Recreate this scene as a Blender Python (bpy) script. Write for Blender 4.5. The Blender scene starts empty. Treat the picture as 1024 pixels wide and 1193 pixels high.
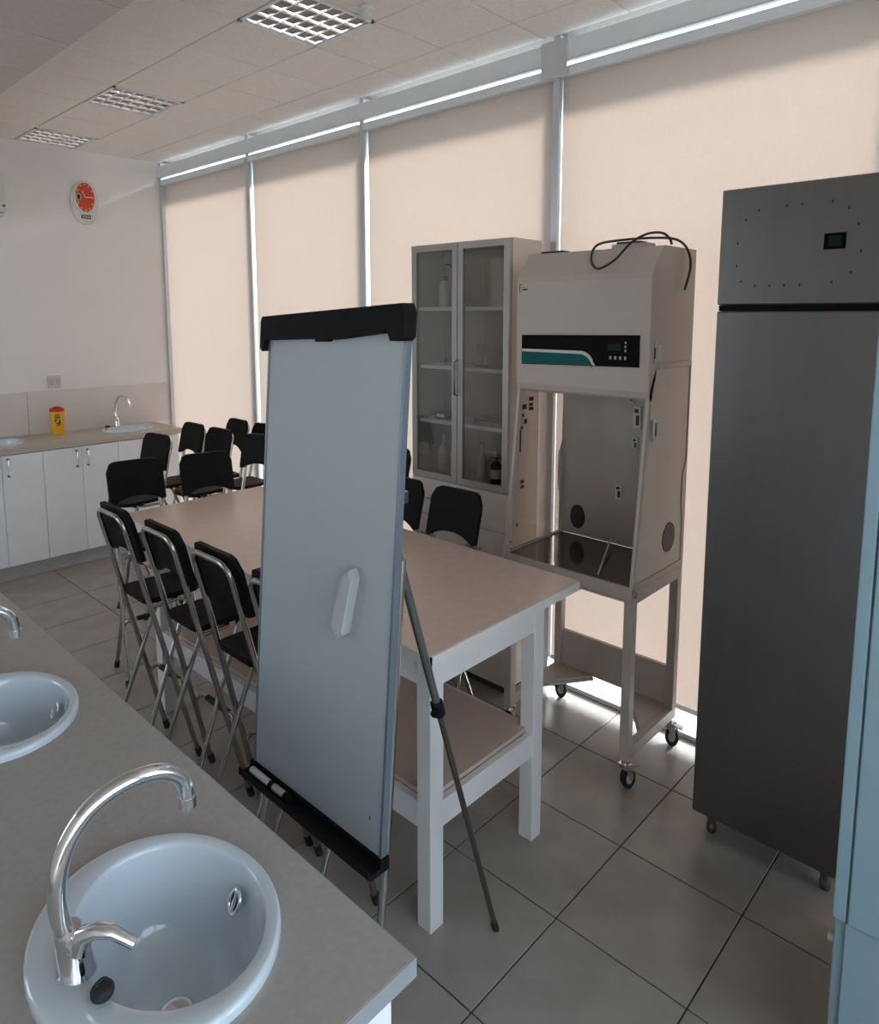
import bpy, bmesh, math, random
from mathutils import Vector, Matrix
random.seed(4)
scene = bpy.context.scene
C = scene.collection
PI = math.pi

# ------------------------------------------------------------------ camera, light, exposure
YAW, PITCH, ROLL = math.radians(46.9686), math.radians(7.20967), math.radians(-0.0353)
CAM_Z = 1.7
cam_data = bpy.data.cameras.new('camera')
cam = bpy.data.objects.new('camera', cam_data); C.objects.link(cam); scene.camera = cam
cam_data.sensor_fit = 'HORIZONTAL'; cam_data.sensor_width = 36.0
cam_data.lens = 814.34 / 1024 * 36.0
cam_data.shift_y = (470.47 - 596.5) / 1024
cam_data.clip_start = 0.02; cam_data.clip_end = 200
fw = Vector((math.sin(YAW) * math.cos(PITCH), math.cos(YAW) * math.cos(PITCH), -math.sin(PITCH)))
rt = Vector((math.cos(YAW), -math.sin(YAW), 0)); dn = fw.cross(rt)
r2 = rt * math.cos(ROLL) + dn * math.sin(ROLL); d2 = dn * math.cos(ROLL) - rt * math.sin(ROLL)
cam.matrix_world = Matrix(((r2.x, -d2.x, -fw.x, 0), (r2.y, -d2.y, -fw.y, 0), (r2.z, -d2.z, -fw.z, CAM_Z), (0, 0, 0, 1)))

SKY_STRENGTH, SUN_STRENGTH, EXPOSURE = 1.3, 4.0, 1.98
world = bpy.data.worlds.new('sky'); scene.world = world; world.use_nodes = True
wn = world.node_tree; bg = wn.nodes['Background']
tc = wn.nodes.new('ShaderNodeTexCoord'); sx = wn.nodes.new('ShaderNodeSeparateXYZ'); rp = wn.nodes.new('ShaderNodeValToRGB')
mr = wn.nodes.new('ShaderNodeMapRange'); mr.inputs['From Min'].default_value = -0.2; mr.inputs['From Max'].default_value = 1
wn.links.new(tc.outputs['Generated'], sx.inputs[0]); wn.links.new(sx.outputs['Z'], mr.inputs['Value']); wn.links.new(mr.outputs[0], rp.inputs[0])
rp.color_ramp.elements[0].color = (.92, .96, 1, 1); rp.color_ramp.elements[1].color = (.55, .76, 1, 1)
wn.links.new(rp.outputs[0], bg.inputs['Color']); bg.inputs['Strength'].default_value = SKY_STRENGTH

sun_d = bpy.data.lights.new('sun', 'SUN'); sun_d.energy = SUN_STRENGTH; sun_d.angle = math.radians(11); sun_d.color = (1, .95, .88)
sun = bpy.data.objects.new('sun', sun_d); C.objects.link(sun)
sun.location = (8, -2, 6)
sun.rotation_euler = Vector((-1, .42, -.62)).to_track_quat('-Z', 'Y').to_euler()

scene.view_settings.view_transform = 'Standard'; scene.view_settings.look = 'None'
scene.view_settings.gamma = 1; scene.view_settings.use_curve_mapping = False
scene.view_settings.exposure = EXPOSURE
try:
    scene.cycles.use_denoising = True
    scene.cycles.max_bounces = 14; scene.cycles.diffuse_bounces = 7; scene.cycles.transparent_max_bounces = 24
    scene.cycles.caustics_reflective = False; scene.cycles.caustics_refractive = False
except Exception:
    pass

# ------------------------------------------------------------------ materials
MATS = {}
def mat(name, col, rough=.5, metal=0., vary=.06, scale=8., stretch=(1, 1, 1), bump=0., coat=0., spec=.5):
    if name in MATS: return MATS[name]
    m = bpy.data.materials.new(name); m.use_nodes = True; MATS[name] = m
    nt = m.node_tree; b = nt.nodes['Principled BSDF']
    b.inputs['Roughness'].default_value = rough; b.inputs['Metallic'].default_value = metal
    b.inputs['Specular IOR Level'].default_value = spec
    if coat: b.inputs['Coat Weight'].default_value = coat; b.inputs['Coat Roughness'].default_value = .08
    t = nt.nodes.new('ShaderNodeTexCoord'); mp = nt.nodes.new('ShaderNodeMapping'); mp.inputs['Scale'].default_value = stretch
    n = nt.nodes.new('ShaderNodeTexNoise'); n.inputs['Scale'].default_value = scale; n.inputs['Detail'].default_value = 5
    r = nt.nodes.new('ShaderNodeValToRGB')
    lo = [max(0, c * (1 - vary)) for c in col]; hi = [min(1, c * (1 + vary)) for c in col]
    r.color_ramp.elements[0].position = .3; r.color_ramp.elements[1].position = .7
    r.color_ramp.elements[0].color = (*lo, 1); r.color_ramp.elements[1].color = (*hi, 1)
    nt.links.new(t.outputs['Object'], mp.inputs[0]); nt.links.new(mp.outputs[0], n.inputs[0]); nt.links.new(n.outputs[0], r.inputs[0])
    nt.links.new(r.outputs[0], b.inputs['Base Color'])
    if bump:
        bp = nt.nodes.new('ShaderNodeBump'); bp.inputs['Strength'].default_value = bump; bp.inputs['Distance'].default_value = .004
        nt.links.new(n.outputs[0], bp.inputs['Height']); nt.links.new(bp.outputs[0], b.inputs['Normal'])
    return m
def clear_mat(name, tint, gloss=.08, rough=.02, cloud=0., cloudcol=(.6, .55, .5)):
    """clear sheet: transparent with a reflective coat, optionally a little cloudy"""
    m = bpy.data.materials.new(name); m.use_nodes = True; MATS[name] = m
    nt = m.node_tree; nt.nodes.remove(nt.nodes['Principled BSDF']); out = nt.nodes['Material Output']
    tr = nt.nodes.new('ShaderNodeBsdfTransparent'); tr.inputs[0].default_value = (*tint, 1)
    gl = nt.nodes.new('ShaderNodeBsdfGlossy'); gl.inputs['Roughness'].default_value = rough
    fr = nt.nodes.new('ShaderNodeFresnel')
    ge = nt.nodes.new('ShaderNodeNewGeometry'); io = nt.nodes.new('ShaderNodeMapRange')      # same index seen from either face of the sheet
    io.inputs['To Min'].default_value = 1.45; io.inputs['To Max'].default_value = 1 / 1.45
    nt.links.new(ge.outputs['Backfacing'], io.inputs['Value']); nt.links.new(io.outputs[0], fr.inputs[0])
    ad = nt.nodes.new('ShaderNodeMath'); ad.operation = 'MULTIPLY_ADD'; ad.inputs[1].default_value = 1.0; ad.inputs[2].default_value = gloss * .3
    mx = nt.nodes.new('ShaderNodeMixShader'); nt.links.new(fr.outputs[0], ad.inputs[0]); nt.links.new(ad.outputs[0], mx.inputs[0])
    src = tr
    if cloud:
        df = nt.nodes.new('ShaderNodeBsdfDiffuse'); df.inputs[0].default_value = (*cloudcol, 1)
        m2 = nt.nodes.new('ShaderNodeMixShader'); m2.inputs[0].default_value = cloud
        nt.links.new(tr.outputs[0], m2.inputs[1]); nt.links.new(df.outputs[0], m2.inputs[2]); src = m2
    nt.links.new(src.outputs[0], mx.inputs[1]); nt.links.new(gl.outputs[0], mx.inputs[2]); nt.links.new(mx.outputs[0], out.inputs[0])
    return m
def blind_mat():
    m = bpy.data.materials.new('blind_fabric'); m.use_nodes = True; MATS['blind'] = m
    nt = m.node_tree; nt.nodes.remove(nt.nodes['Principled BSDF']); out = nt.nodes['Material Output']
    t = nt.nodes.new('ShaderNodeTexCoord'); cols = []
    fac = []
    for s in ((1, 260, 18), (1, 30, 300)):
        mp = nt.nodes.new('ShaderNodeMapping'); mp.inputs['Scale'].default_value = s
        n = nt.nodes.new('ShaderNodeTexNoise'); n.inputs['Scale'].default_value = 1; n.inputs['Detail'].default_value = 3
        nt.links.new(t.outputs['Object'], mp.inputs[0]); nt.links.new(mp.outputs[0], n.inputs[0]); fac.append(n)
    mu = nt.nodes.new('ShaderNodeMath'); mu.operation = 'ADD'; nt.links.new(fac[0].outputs[0], mu.inputs[0]); nt.links.new(fac[1].outputs[0], mu.inputs[1])
    hf = nt.nodes.new('ShaderNodeMath'); hf.operation = 'MULTIPLY'; hf.inputs[1].default_value = .5; nt.links.new(mu.outputs[0], hf.inputs[0])
    r = nt.nodes.new('ShaderNodeValToRGB'); r.color_ramp.elements[0].position = .3; r.color_ramp.elements[1].position = .7
    r.color_ramp.elements[0].color = (.54, .468, .43, 1); r.color_ramp.elements[1].color = (.615, .54, .50, 1)
    nt.links.new(hf.outputs[0], r.inputs[0])
    tl = nt.nodes.new('ShaderNodeBsdfTranslucent'); df = nt.nodes.new('ShaderNodeBsdfDiffuse'); df.inputs[0].default_value = (.66, .58, .51, 1)
    nt.links.new(r.outputs[0], tl.inputs[0])
    mx = nt.nodes.new('ShaderNodeMixShader'); mx.inputs[0].default_value = .42
    nt.links.new(tl.outputs[0], mx.inputs[1]); nt.links.new(df.outputs[0], mx.inputs[2]); nt.links.new(mx.outputs[0], out.inputs[0])
    return m

wall_m = mat('wall_paint', (.78, .74, .715), .85, vary=.02, scale=3)
splash_m = mat('splashback', (.66, .62, .59), .25, vary=.03, scale=5)
ceil_m = mat('ceiling_tile', (.80, .745, .70), .9, vary=.05, scale=60, bump=.15)
grid_m = mat('ceiling_grid', (.34, .31, .29), .6)
floor_m = mat('floor_tile', (.33, .295, .265), .24, vary=.12, scale=6, bump=.02)
grout_m = mat('grout', (.06, .055, .05), .9)
alu_m = mat('aluminium', (.62, .66, .70), .35, .6, vary=.03)
alu_w = mat('white_metal', (.72, .74, .76), .4, .1, vary=.02)
white_m = mat('white_laminate', (.88, .91, .94), .45, vary=.02)
cream_m = mat('cream_laminate', (.60, .53, .475), .5, vary=.03)
worktop_m = mat('worktop', (.395, .37, .345), .40, vary=.06, scale=90)
edge_m = mat('worktop_edge', (.45, .45, .45), .4)
ceramic_m = mat('ceramic', (.60, .67, .74), .08, vary=.01, coat=.6)
chrome_m = mat('chrome', (.80, .81, .83), .09, 1, vary=.02)
steel_m = mat('steel', (.23, .222, .218), .34, 1, vary=.03, scale=3, stretch=(1, 8, 1))
steel_d = mat('steel_side', (.36, .35, .34), .4, 1, vary=.08)
tube_m = mat('tube_steel', (.42, .40, .37), .24, 1, vary=.08)
black_m = mat('black_plastic', (.007, .0065, .007), .7, vary=.2, spec=.15)
seat_m = mat('seat_black', (.006, .0055, .0055), .55, vary=.2, spec=.12)
rubber_m = mat('rubber', (.012, .012, .012), .7, vary=.2)
table_m = mat('table_laminate', (.76, .585, .50), .30, vary=.04, scale=30)
table_e = mat('table_edge', (.74, .70, .67), .4, vary=.03)
tleg_m = mat('table_frame', (.74, .72, .71), .45, vary=.03)
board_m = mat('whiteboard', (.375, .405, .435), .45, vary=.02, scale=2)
hood_m = mat('hood_metal', (.49, .42, .37), .5, vary=.03)
hood_in = mat('hood_inner', (.40, .35, .32), .45, .1, vary=.04)
teal_m = mat('teal', (.010, .105, .105), .5, vary=.04, spec=.1)
gloss_b = mat('black_gloss', (.006, .005, .005), .45, vary=.1, spec=.04)
lcd_m = mat('lcd', (.02, .035, .02), .5, spec=.05)
grey_m = mat('grey_print', (.45, .45, .45), .5)
dark_m = mat('dark_print', (.03, .03, .03), .6)
yellow_m = mat('yellow_plastic', (.85, .42, .02), .4, vary=.05)
red_m = mat('red_plastic', (.50, .02, .01), .4, vary=.08)
clockface_m = mat('clock_face', (.62, .06, .025), .4, vary=.06)
clockrim_m = mat('clock_rim', (.66, .64, .62), .25, .2)
bottle_w = mat('white_plastic', (.62, .60, .57), .4, vary=.03)
amber_m = mat('amber_glass', (.02, .012, .008), .12, vary=.1)
blue_m = mat('blue_cap', (.05, .08, .22), .4)
paper_m = mat('paper', (.70, .68, .64), .8, vary=.02)
ground_m = mat('pavement', (.42, .41, .39), .9, vary=.1, scale=2)
bluecab_m = mat('blue_grey_laminate', (.25, .37, .44), .4, vary=.02)
cable_m = mat('cable', (.035, .03, .028), .5)
eraser_m = mat('eraser_grey', (.42, .43, .44), .6, vary=.06)
glass_m = clear_mat('window_glass', (.92, .96, .97), .05)
cabglass_m = clear_mat('cabinet_glass', (.80, .79, .77), .12)
acryl_m = clear_mat('clear_acrylic', (.90, .88, .86), .08)
side_acryl_m = clear_mat('cloudy_acrylic', (.90, .86, .82), .08, .1, .62, (.64, .56, .50))
labglass_m = clear_mat('lab_glass', (.90, .92, .92), .2)
blind_fabric = blind_mat()
soft_leak = alu_w

# ------------------------------------------------------------------ geometry helpers
class G:
    def __init__(s): s.v = []; s.f = []; s.sm = []
    def add(s, vs, fs, smooth=False):
        o = len(s.v); s.v += [tuple(v) for v in vs]; s.f += [tuple(i + o for i in f) for f in fs]; s.sm += [smooth] * len(fs); return s
    def bm(s, bm, smooth=False):
        bm.verts.ensure_lookup_table(); idx = {v: i for i, v in enumerate(bm.verts)}
        s.add([v.co[:] for v in bm.verts], [[idx[v] for v in f.verts] for f in bm.faces], smooth); bm.free(); return s
    def box(s, x0, x1, y0, y1, z0, z1, bev=0., seg=1):
        if not bev:
            v = [(x, y, z) for x in (x0, x1) for y in (y0, y1) for z in (z0, z1)]
            return s.add(v, [(0, 1, 3, 2), (4, 6, 7, 5), (0, 4, 5, 1), (2, 3, 7, 6), (0, 2, 6, 4), (1, 5, 7, 3)])
        b = bmesh.new(); bmesh.ops.create_cube(b, size=1)
        for v in b.verts: v.co = Vector(((x0 + x1) / 2 + v.co.x * (x1 - x0), (y0 + y1) / 2 + v.co.y * (y1 - y0), (z0 + z1) / 2 + v.co.z * (z1 - z0)))
        bmesh.ops.bevel(b, geom=b.edges[:], offset=bev, segments=seg, affect='EDGES', profile=.6)
        return s.bm(b)
    def tube(s, pts, r, n=10, closed=False, flat=None):
        pts = [Vector(p) for p in pts]; N = len(pts); rings = []; up = None
        for i, p in enumerate(pts):
            a = pts[(i - 1) % N] if (closed or i > 0) else p; b = pts[(i + 1) % N] if (closed or i < N - 1) else p
            t = (b - a).normalized()
            if up is None:
                up = Vector((0, 0, 1)) if abs(t.z) < .9 else Vector((1, 0, 0))
            u = (up - t * up.dot(t)).normalized(); w = t.cross(u); up = u
            rr = r[i] if isinstance(r, (list, tuple)) else r
            rings.append([p + (u * math.cos(2 * PI * k / n) + w * math.sin(2 * PI * k / n)) * rr for k in range(n)])
        v = [q for ring in rings for q in ring]; f = []
        for i in range(N if closed else N - 1):
            j = (i + 1) % N
            for k in range(n): f.append((i * n + k, i * n + (k + 1) % n, j * n + (k + 1) % n, j * n + k))
        if not closed: s.add(v, f, True); s.add(rings[0], [tuple(range(n))[::-1]]); s.add(rings[-1], [tuple(range(n))])
        else: s.add(v, f, True)
        return s
    def cyl(s, p0, p1, r, r1=None, n=20): return s.tube([p0, p1], [r, r if r1 is None else r1], n)
    def lathe(s, prof, c, n=40, ax=1., ay=1., smooth=True):
        v = []; f = []
        for (r, z) in prof:
            for k in range(n):
                a = 2 * PI * k / n; v.append((c[0] + r * ax * math.cos(a), c[1] + r * ay * math.sin(a), c[2] + z))
        for i in range(len(prof) - 1):
            for k in range(n): f.append((i * n + k, i * n + (k + 1) % n, (i + 1) * n + (k + 1) % n, (i + 1) * n + k))
        return s.add(v, f, smooth)
    def prism(s, poly, axis, a, b):
        """poly in the two other axes (in xyz order), extruded along axis from a to b"""
        n = len(poly)
        def P(q, t): return ((t, q[0], q[1]), (q[0], t, q[1]), (q[0], q[1], t))[axis]
        v = [P(q, a) for q in poly] + [P(q, b) for q in poly]
        f = [tuple(range(n))[::-1], tuple(range(n, 2 * n))] + [(i, (i + 1) % n, n + (i + 1) % n, n + i) for i in range(n)]
        return s.add(v, f)
    def disc_x(s, x0, x1, y, z, ry, rz, n=24):
        return s.prism([(y + ry * math.cos(2 * PI * k / n), z + rz * math.sin(2 * PI * k / n)) for k in range(n)], 0, x0, x1)
    def disc_y(s, y0, y1, x, z, rx, rz, n=24):
        return s.prism([(x + rx * math.cos(2 * PI * k / n), z + rz * math.sin(2 * PI * k / n)) for k in range(n)], 1, y0, y1)
    def xf(s, M): s.v = [tuple(M @ Vector(v)) for v in s.v]; return s
    def mesh(s, name, m, off=(0, 0, 0)):
        me = bpy.data.meshes.new(name); me.from_pydata([(v[0] - off[0], v[1] - off[1], v[2] - off[2]) for v in s.v], [], s.f)
        for p, k in zip(me.polygons, s.sm): p.use_smooth = k
        b = bmesh.new(); b.from_mesh(me); bmesh.ops.recalc_face_normals(b, faces=b.faces[:]); b.to_mesh(me); b.free()
        me.materials.append(m); return me

ORG = {}
def tag(o, label=None, cat=None, group=None, kind=None):
    if label: o['label'] = label
    if cat: o['category'] = cat
    if group: o['group'] = group
    if kind: o['kind'] = kind
    return o
def thing(name, loc, label=None, cat=None, group=None, kind=None):
    o = bpy.data.objects.new(name, None); C.objects.link(o); o.location = loc; o.empty_display_size = .05; ORG[o.name] = tuple(loc)
    return tag(o, label, cat, group, kind)
def part(name, g, m, parent, label=None):
    off = ORG[parent.name]; o = bpy.data.objects.new(name, g.mesh(name, m, off)); C.objects.link(o); o.parent = parent; ORG[o.name] = off
    if label: o['label'] = label
    return o
def solo(name, g, m, loc, label=None, cat=None, group=None, kind=None):
    o = bpy.data.objects.new(name, g.mesh(name, m, loc)); C.objects.link(o); o.location = loc; ORG[o.name] = tuple(loc)
    return tag(o, label, cat, group, kind)
def box(*a, **k): return G().box(*a, **k)
def copy_tree(o, parent=None):
    c = o.copy(); C.objects.link(c); c.parent = parent
    if o.name in ORG: ORG[c.name] = ORG[o.name]
    for ch in list(o.children): copy_tree(ch, c)
    return c

# ------------------------------------------------------------------ room shell
XL, XW, YF, YB, ZC = -1.9, 2.62, -1.7, 5.43, 2.87
ZS, XS = 2.57, .94                       # lowered ceiling over the left side
fl = solo('floor', box(XL - .2, XW + .2, YF - .2, YB + .2, -.15, -.004), grout_m, (0, 0, 0), kind='structure')
def tiles(parent, name, xs, ys, z0, z1, gap, m, skip=()):
    cache = {}
    for x0, x1 in zip(xs[:-1], xs[1:]):
        for y0, y1 in zip(ys[:-1], ys[1:]):
            if any(abs((x0 + x1) / 2 - s[0]) < .1 and abs((y0 + y1) / 2 - s[1]) < .1 for s in skip): continue
            w, d = x1 - x0 - gap, y1 - y0 - gap
            if w < .02 or d < .02: continue
            key = (round(w, 3), round(d, 3))
            if key not in cache: cache[key] = box(-w / 2, w / 2, -d / 2, d / 2, z0, z1, bev=min(.0015, (z1 - z0) / 3)).mesh(name, m)
            o = bpy.data.objects.new(name, cache[key]); C.objects.link(o); o.parent = parent
            o.location = ((x0 + x1) / 2, (y0 + y1) / 2, 0)
def lines(ref, step, lo, hi):
    k0 = math.floor((lo - ref) / step) + 1; L = [lo]; x = ref + k0 * step
    while x < hi - 1e-4:
        L.append(x); x += step
    return L + [hi]
tiles(fl, 'floor_tile', lines(1.535, .371, XL, XW), lines(.595, .3835, YF, YB), -.02, 0, .0045, floor_m)

ce = solo('ceiling', box(XS, XW + .25, YF, YB + .2, ZC + .010, ZC + .15), grid_m, (0, 0, 0), kind='structure')
CX = [XS, 1.222, 1.612, 2.0, 2.393, XW + .0]
CY = lines(2.22, .395, YF, YB)
LIGHTS = [(1.806, 2.4175), (1.806, 4.0), (1.806, 5.1825)]
LIGHTS = [(1.806, 2.22 + .395 * k + .1975) for k in (0, 4, 7)]
tiles(ce, 'ceiling_tile', CX, CY, ZC, ZC + .012, .006, ceil_m, LIGHTS)
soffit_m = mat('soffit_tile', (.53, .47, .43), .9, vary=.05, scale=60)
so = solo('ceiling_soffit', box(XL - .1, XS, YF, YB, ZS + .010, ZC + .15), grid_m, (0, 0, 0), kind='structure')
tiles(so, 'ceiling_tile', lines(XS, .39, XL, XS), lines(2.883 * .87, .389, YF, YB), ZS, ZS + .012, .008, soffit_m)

wb = solo('wall_back', box(XL - .2, XW + .18, YB, YB + .2, 0, ZC + .15), wall_m, (0, 0, 0), kind='structure')
for i, (a, b) in enumerate(((.6, 1.58), (1.58, 2.60))):
    part('splashback_panel', box(a + .001, b - .001, YB - .008, YB + .002, .86, 1.165, bev=.001), splash_m, wb)
FWX, FWZ = [(-1.75, -.4), (-.3, 1.05), (1.15, 2.45)], (.65, 2.5)  # unseen windows behind the camera, added to fill the room with daylight
g = G().box(XL - .2, XW + .18, YF - .2, YF, 0, FWZ[0]).box(XL - .2, XW + .18, YF - .2, YF, FWZ[1], ZC + .15)
xs_ = [XL - .2] + [q for w in FWX for q in w] + [XW + .18]
for a, b in zip(xs_[::2], xs_[1::2]): g.box(a, b, YF - .2, YF, *FWZ)
solo('wall_front', g, wall_m, (0, 0, 0), kind='structure')
for i, (a, b) in enumerate(FWX):
    w = thing('window_%d' % (i + 10), ((a + b) / 2, YF, FWZ[0]), kind='structure')
    g = G().box(a, a + .05, YF - .12, YF - .08, *FWZ).box(b - .05, b, YF - .12, YF - .08, *FWZ).box(a, b, YF - .12, YF - .08, FWZ[0], FWZ[0] + .05).box(a, b, YF - .12, YF - .08, FWZ[1] - .05, FWZ[1])
    part('window_frame', g, alu_w, w); part('pane', box(a + .05, b - .05, YF - .103, YF - .097, FWZ[0] + .05, FWZ[1] - .05), glass_m, w)
# left wall with one unseen window opening, added for cool fill light
g = G(); LW = [(3.3, 4.75)]; LZ = (.6, 2.45)
g.box(XL - .15, XL, YF, YB, 0, LZ[0]); g.box(XL - .15, XL, YF, YB, LZ[1], ZC + .15)
ys = [YF] + [q for w in LW for q in w] + [YB]
for a, b in zip(ys[::2], ys[1::2]): g.box(XL - .15, XL, a, b, LZ[0], LZ[1])
solo('wall_left', g, wall_m, (0, 0, 0), kind='structure')
wi = 1
for a, b in LW:
    w = thing('window_%d' % (wi + 5), (XL, (a + b) / 2, LZ[0]), kind='structure'); wi += 1
    g = G().box(XL - .1, XL - .06, a, a + .05, *LZ).box(XL - .1, XL - .06, b - .05, b, *LZ).box(XL - .1, XL - .06, a, b, LZ[0], LZ[0] + .05).box(XL - .1, XL - .06, a, b, LZ[1] - .05, LZ[1])
    part('window_frame', g, alu_w, w); part('pane', box(XL - .083, XL - .077, a + .05, b - .05, LZ[0] + .05, LZ[1] - .05), glass_m, w)

# window wall: mullions, panes, sills, blinds, pelmet
MU = [-.70, .475, 1.765, 3.028, 4.178, 5.415]
g = G().box(XW, XW + .18, YF, MU[0] - .02, 0, ZC + .15).box(XW + .14, XW + .18, MU[0], YB, ZC, ZC + .15)
solo('wall_right', g, wall_m, (0, 0, 0), kind='structure')
solo('ground', box(XW + .3, 40, -30, 40, -.3, -.06), ground_m, (10, 0, -.06), kind='structure')
BL = ['pale roller blind beside the back corner, above the end of the long worktop',
      'pale roller blind between the first two mullions from the clock wall',
      'roller blind hanging behind the tall glass-doored cabinet',
      'roller blind hanging behind the laminar hood and steel fridge',
      'roller blind behind the tall white cabinet']
for i in range(5):
    a, b = MU[4 - i], MU[5 - i]
    w = thing('window_%d' % (i + 1), (XW, (a + b) / 2, 0), kind='structure')
    part('mullion', box(XW - .002, XW + .18, a - .016, a + .016, 0.0, ZC), alu_m, w)
    if i == 0: part('mullion', box(XW - .002, XW + .14, b - .008, YB, 0.0, ZC), alu_m, w)
    part('sill_rail', box(XW - .01, XW + .14, a + .016, b - .016, 0, .020), alu_w, w)
    part('shade_bar', box(XW + .09, XW + .24, a + .016, b - .016, 2.675, 2.735), alu_w, w)  # unseen bar outside, added so that its shadow darkens the blind tops
    part('pane', box(XW + .105, XW + .111, a + .016, b - .016, .020, ZC), glass_m, w)
    t = thing('roller_blind', (XW + .025, (a + b) / 2, .08), BL[i], 'blind', 'roller blinds along the window wall')
    e, eb = (.020 if i == 2 else .026), (.009 if i == 0 else .019 if i == 3 else .026)      # gap to the mullion on either edge
    part('blind_fabric', box(XW + .024, XW + .0255, a + e, b - eb, .108, 2.705), blind_fabric, t)
    part('bottom_rail', box(XW + .016, XW + .034, a + e, b - eb, .096, .114, bev=.003), alu_w, t)
    part('cassette', box(XW - .012, XW + .045, a + .017, b - .017, 2.698, 2.737, bev=.004), alu_w, t)
# pelmet: a boxed metal rail in front of the blind rollers, split where the mullion with the wide cover stands
pm = thing('trim_1', (XW, 2.2, 2.75), kind='structure')
for a, b in ((-.70, 1.70), (1.83, YB)):
    part('pelmet_board', box(XW - .02, XW - .006, a, b, 2.752, 2.838), alu_w, pm)
    part('pelmet_lip', box(XW - .026, XW - .002, a, b, 2.750, 2.756, bev=.001), alu_m, pm)
part('pelmet_joint', box(XW - .024, XW - .004, 1.70, 1.83, 2.700, 2.845), alu_m, pm)

# ------------------------------------------------------------------ ceiling lights and detector
LL = ['square louvred ceiling light beside the smoke detector', 'square louvred ceiling light between the other two ceiling lights',
      'square louvred ceiling light closest to the clock wall']
def make_light(x, y, label):
    h = .1925; z = ZC
    t = thing('ceiling_light', (x, y, z), label, 'ceiling light', 'recessed louvre lights')
    g = G()
    for (a, b, c, d) in ((-h, h, -h, -h + .014), (-h, h, h - .014, h), (-h, -h + .014, -h, h), (h - .014, h, -h, h)): g.box(x + a, x + b, y + c, y + d, z - .004, z + .055)
    part('frame', g, alu_w, t)
    part('reflector_tray', box(x - h, x + h, y - h, y + h, z + .055, z + .06), alu_w, t)
    iw = h - .014
    for k in range(4):
        yc = y - iw + (k + .5) * 2 * iw / 4
        part('tube', G().cyl((x - iw, yc, z + .042), (x + iw, yc, z + .042), .007, n=10), bottle_w, t)
    for k in range(5):
        yc = y - iw + k * 2 * iw / 4
        part('louvre_blade', G().prism([(yc - .003, z), (yc + .003, z), (yc + .016, z + .05), (yc - .016, z + .05)], 0, x - iw, x + iw), chrome_m, t)
    for k in range(7):
        xc = x - iw + k * 2 * iw / 6
        part('louvre_blade', G().prism([(xc - .002, z + .001), (xc + .002, z + .001), (xc + .010, z + .035), (xc - .010, z + .035)], 1, y - iw, y + iw), chrome_m, t)
for (x, y), l in zip(LIGHTS, LL): make_light(x, y, l)
t = thing('smoke_detector', (1.886, 2.144, ZC), 'white round smoke detector on the ceiling near a square light', 'smoke detector')
part('base', G().lathe([(0, 0), (.032, 0), (.032, -.012), (.028, -.018), (0, -.018)], (1.886, 2.144, ZC), 24), bottle_w, t)
part('sensor_head', G().lathe([(.020, -.018), (.022, -.035), (.014, -.045), (0, -.047)], (1.886, 2.144, ZC), 24), bottle_w, t)

# ------------------------------------------------------------------ back wall fittings
cx, cz = 2.046, 2.505
t = thing('wall_clock', (cx, YB, cz), 'white oval wall clock with an orange-red dial', 'clock')
part('body', G().disc_y(YB - .022, YB, cx, cz, .096, .155, 40), clockrim_m, t)
part('rim', G().tube([(cx + .070 * math.cos(a), YB - .024, cz + .038 + .108 * math.sin(a)) for a in [2 * PI * k / 40 for k in range(40)]], .006, 8, True), clockrim_m, t)
fc = part('dial', G().disc_y(YB - .026, YB - .02, cx, cz + .038, .066, .104, 40), clockface_m, t)
for a in range(12):
    an = a * PI / 6; c_, s_ = math.cos(an), math.sin(an)
    part('hour_mark', box(cx + .056 * s_ - .003, cx + .056 * s_ + .003, YB - .0275, YB - .025, cz + .038 + .09 * c_ - .005, cz + .038 + .09 * c_ + .005), paper_m, fc)
for an, L in ((-35, .055), (88, .075)):
    an = math.radians(an)
    part('hand', G().tube([(cx, YB - .029, cz + .038), (cx + L * .66 * math.sin(an), YB - .029, cz + .038 + L * math.cos(an))], .0028, 6), paper_m, t)
part('sub_dial', G().disc_y(YB - .0275, YB - .026, cx - .045, cz + .036, .015, .024), dark_m, fc)
part('sub_dial_ring', G().tube([(cx - .045 + .014 * math.cos(a), YB - .0285, cz + .036 + .022 * math.sin(a)) for a in [2 * PI * k / 20 for k in range(20)]], .002, 6, True), paper_m, fc)
dp = part('display_window', box(cx - .032, cx + .032, YB - .0265, YB - .021, cz - .113, cz - .087, bev=.002), dark_m, t)
for k in range(3): part('display_digit', box(cx - .024 + k * .018, cx - .012 + k * .018, YB - .0275, YB - .026, cz - .107, cz - .093), grey_m, dp)
t = thing('wall_socket', (1.765, YB, 1.224), 'white double wall socket above the splashback', 'socket')
part('plate', box(1.722, 1.808, YB - .012, YB, 1.180, 1.268, bev=.003), mat('socket_white', (.55, .52, .50), .4), t)
for k in (-1, 1):
    part('outlet', G().disc_y(YB - .014, YB - .011, 1.765 + k * .021, 1.224, .015, .024), grey_m, t)
t = thing('air_conditioner', (1.16, YB, 2.2), 'white wall air conditioner high on the clock wall', 'air conditioner')
part('casing', box(.86, 1.497, YB - .17, YB, 2.36, 2.62, bev=.02, seg=2), bottle_w, t)
part('louvre_flap', box(.88, 1.48, YB - .175, YB - .06, 2.335, 2.358, bev=.004), bottle_w, t)
part('display_mark', box(1.472, 1.490, YB - .173, YB - .168, 2.40, 2.412), dark_m, t)

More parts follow.
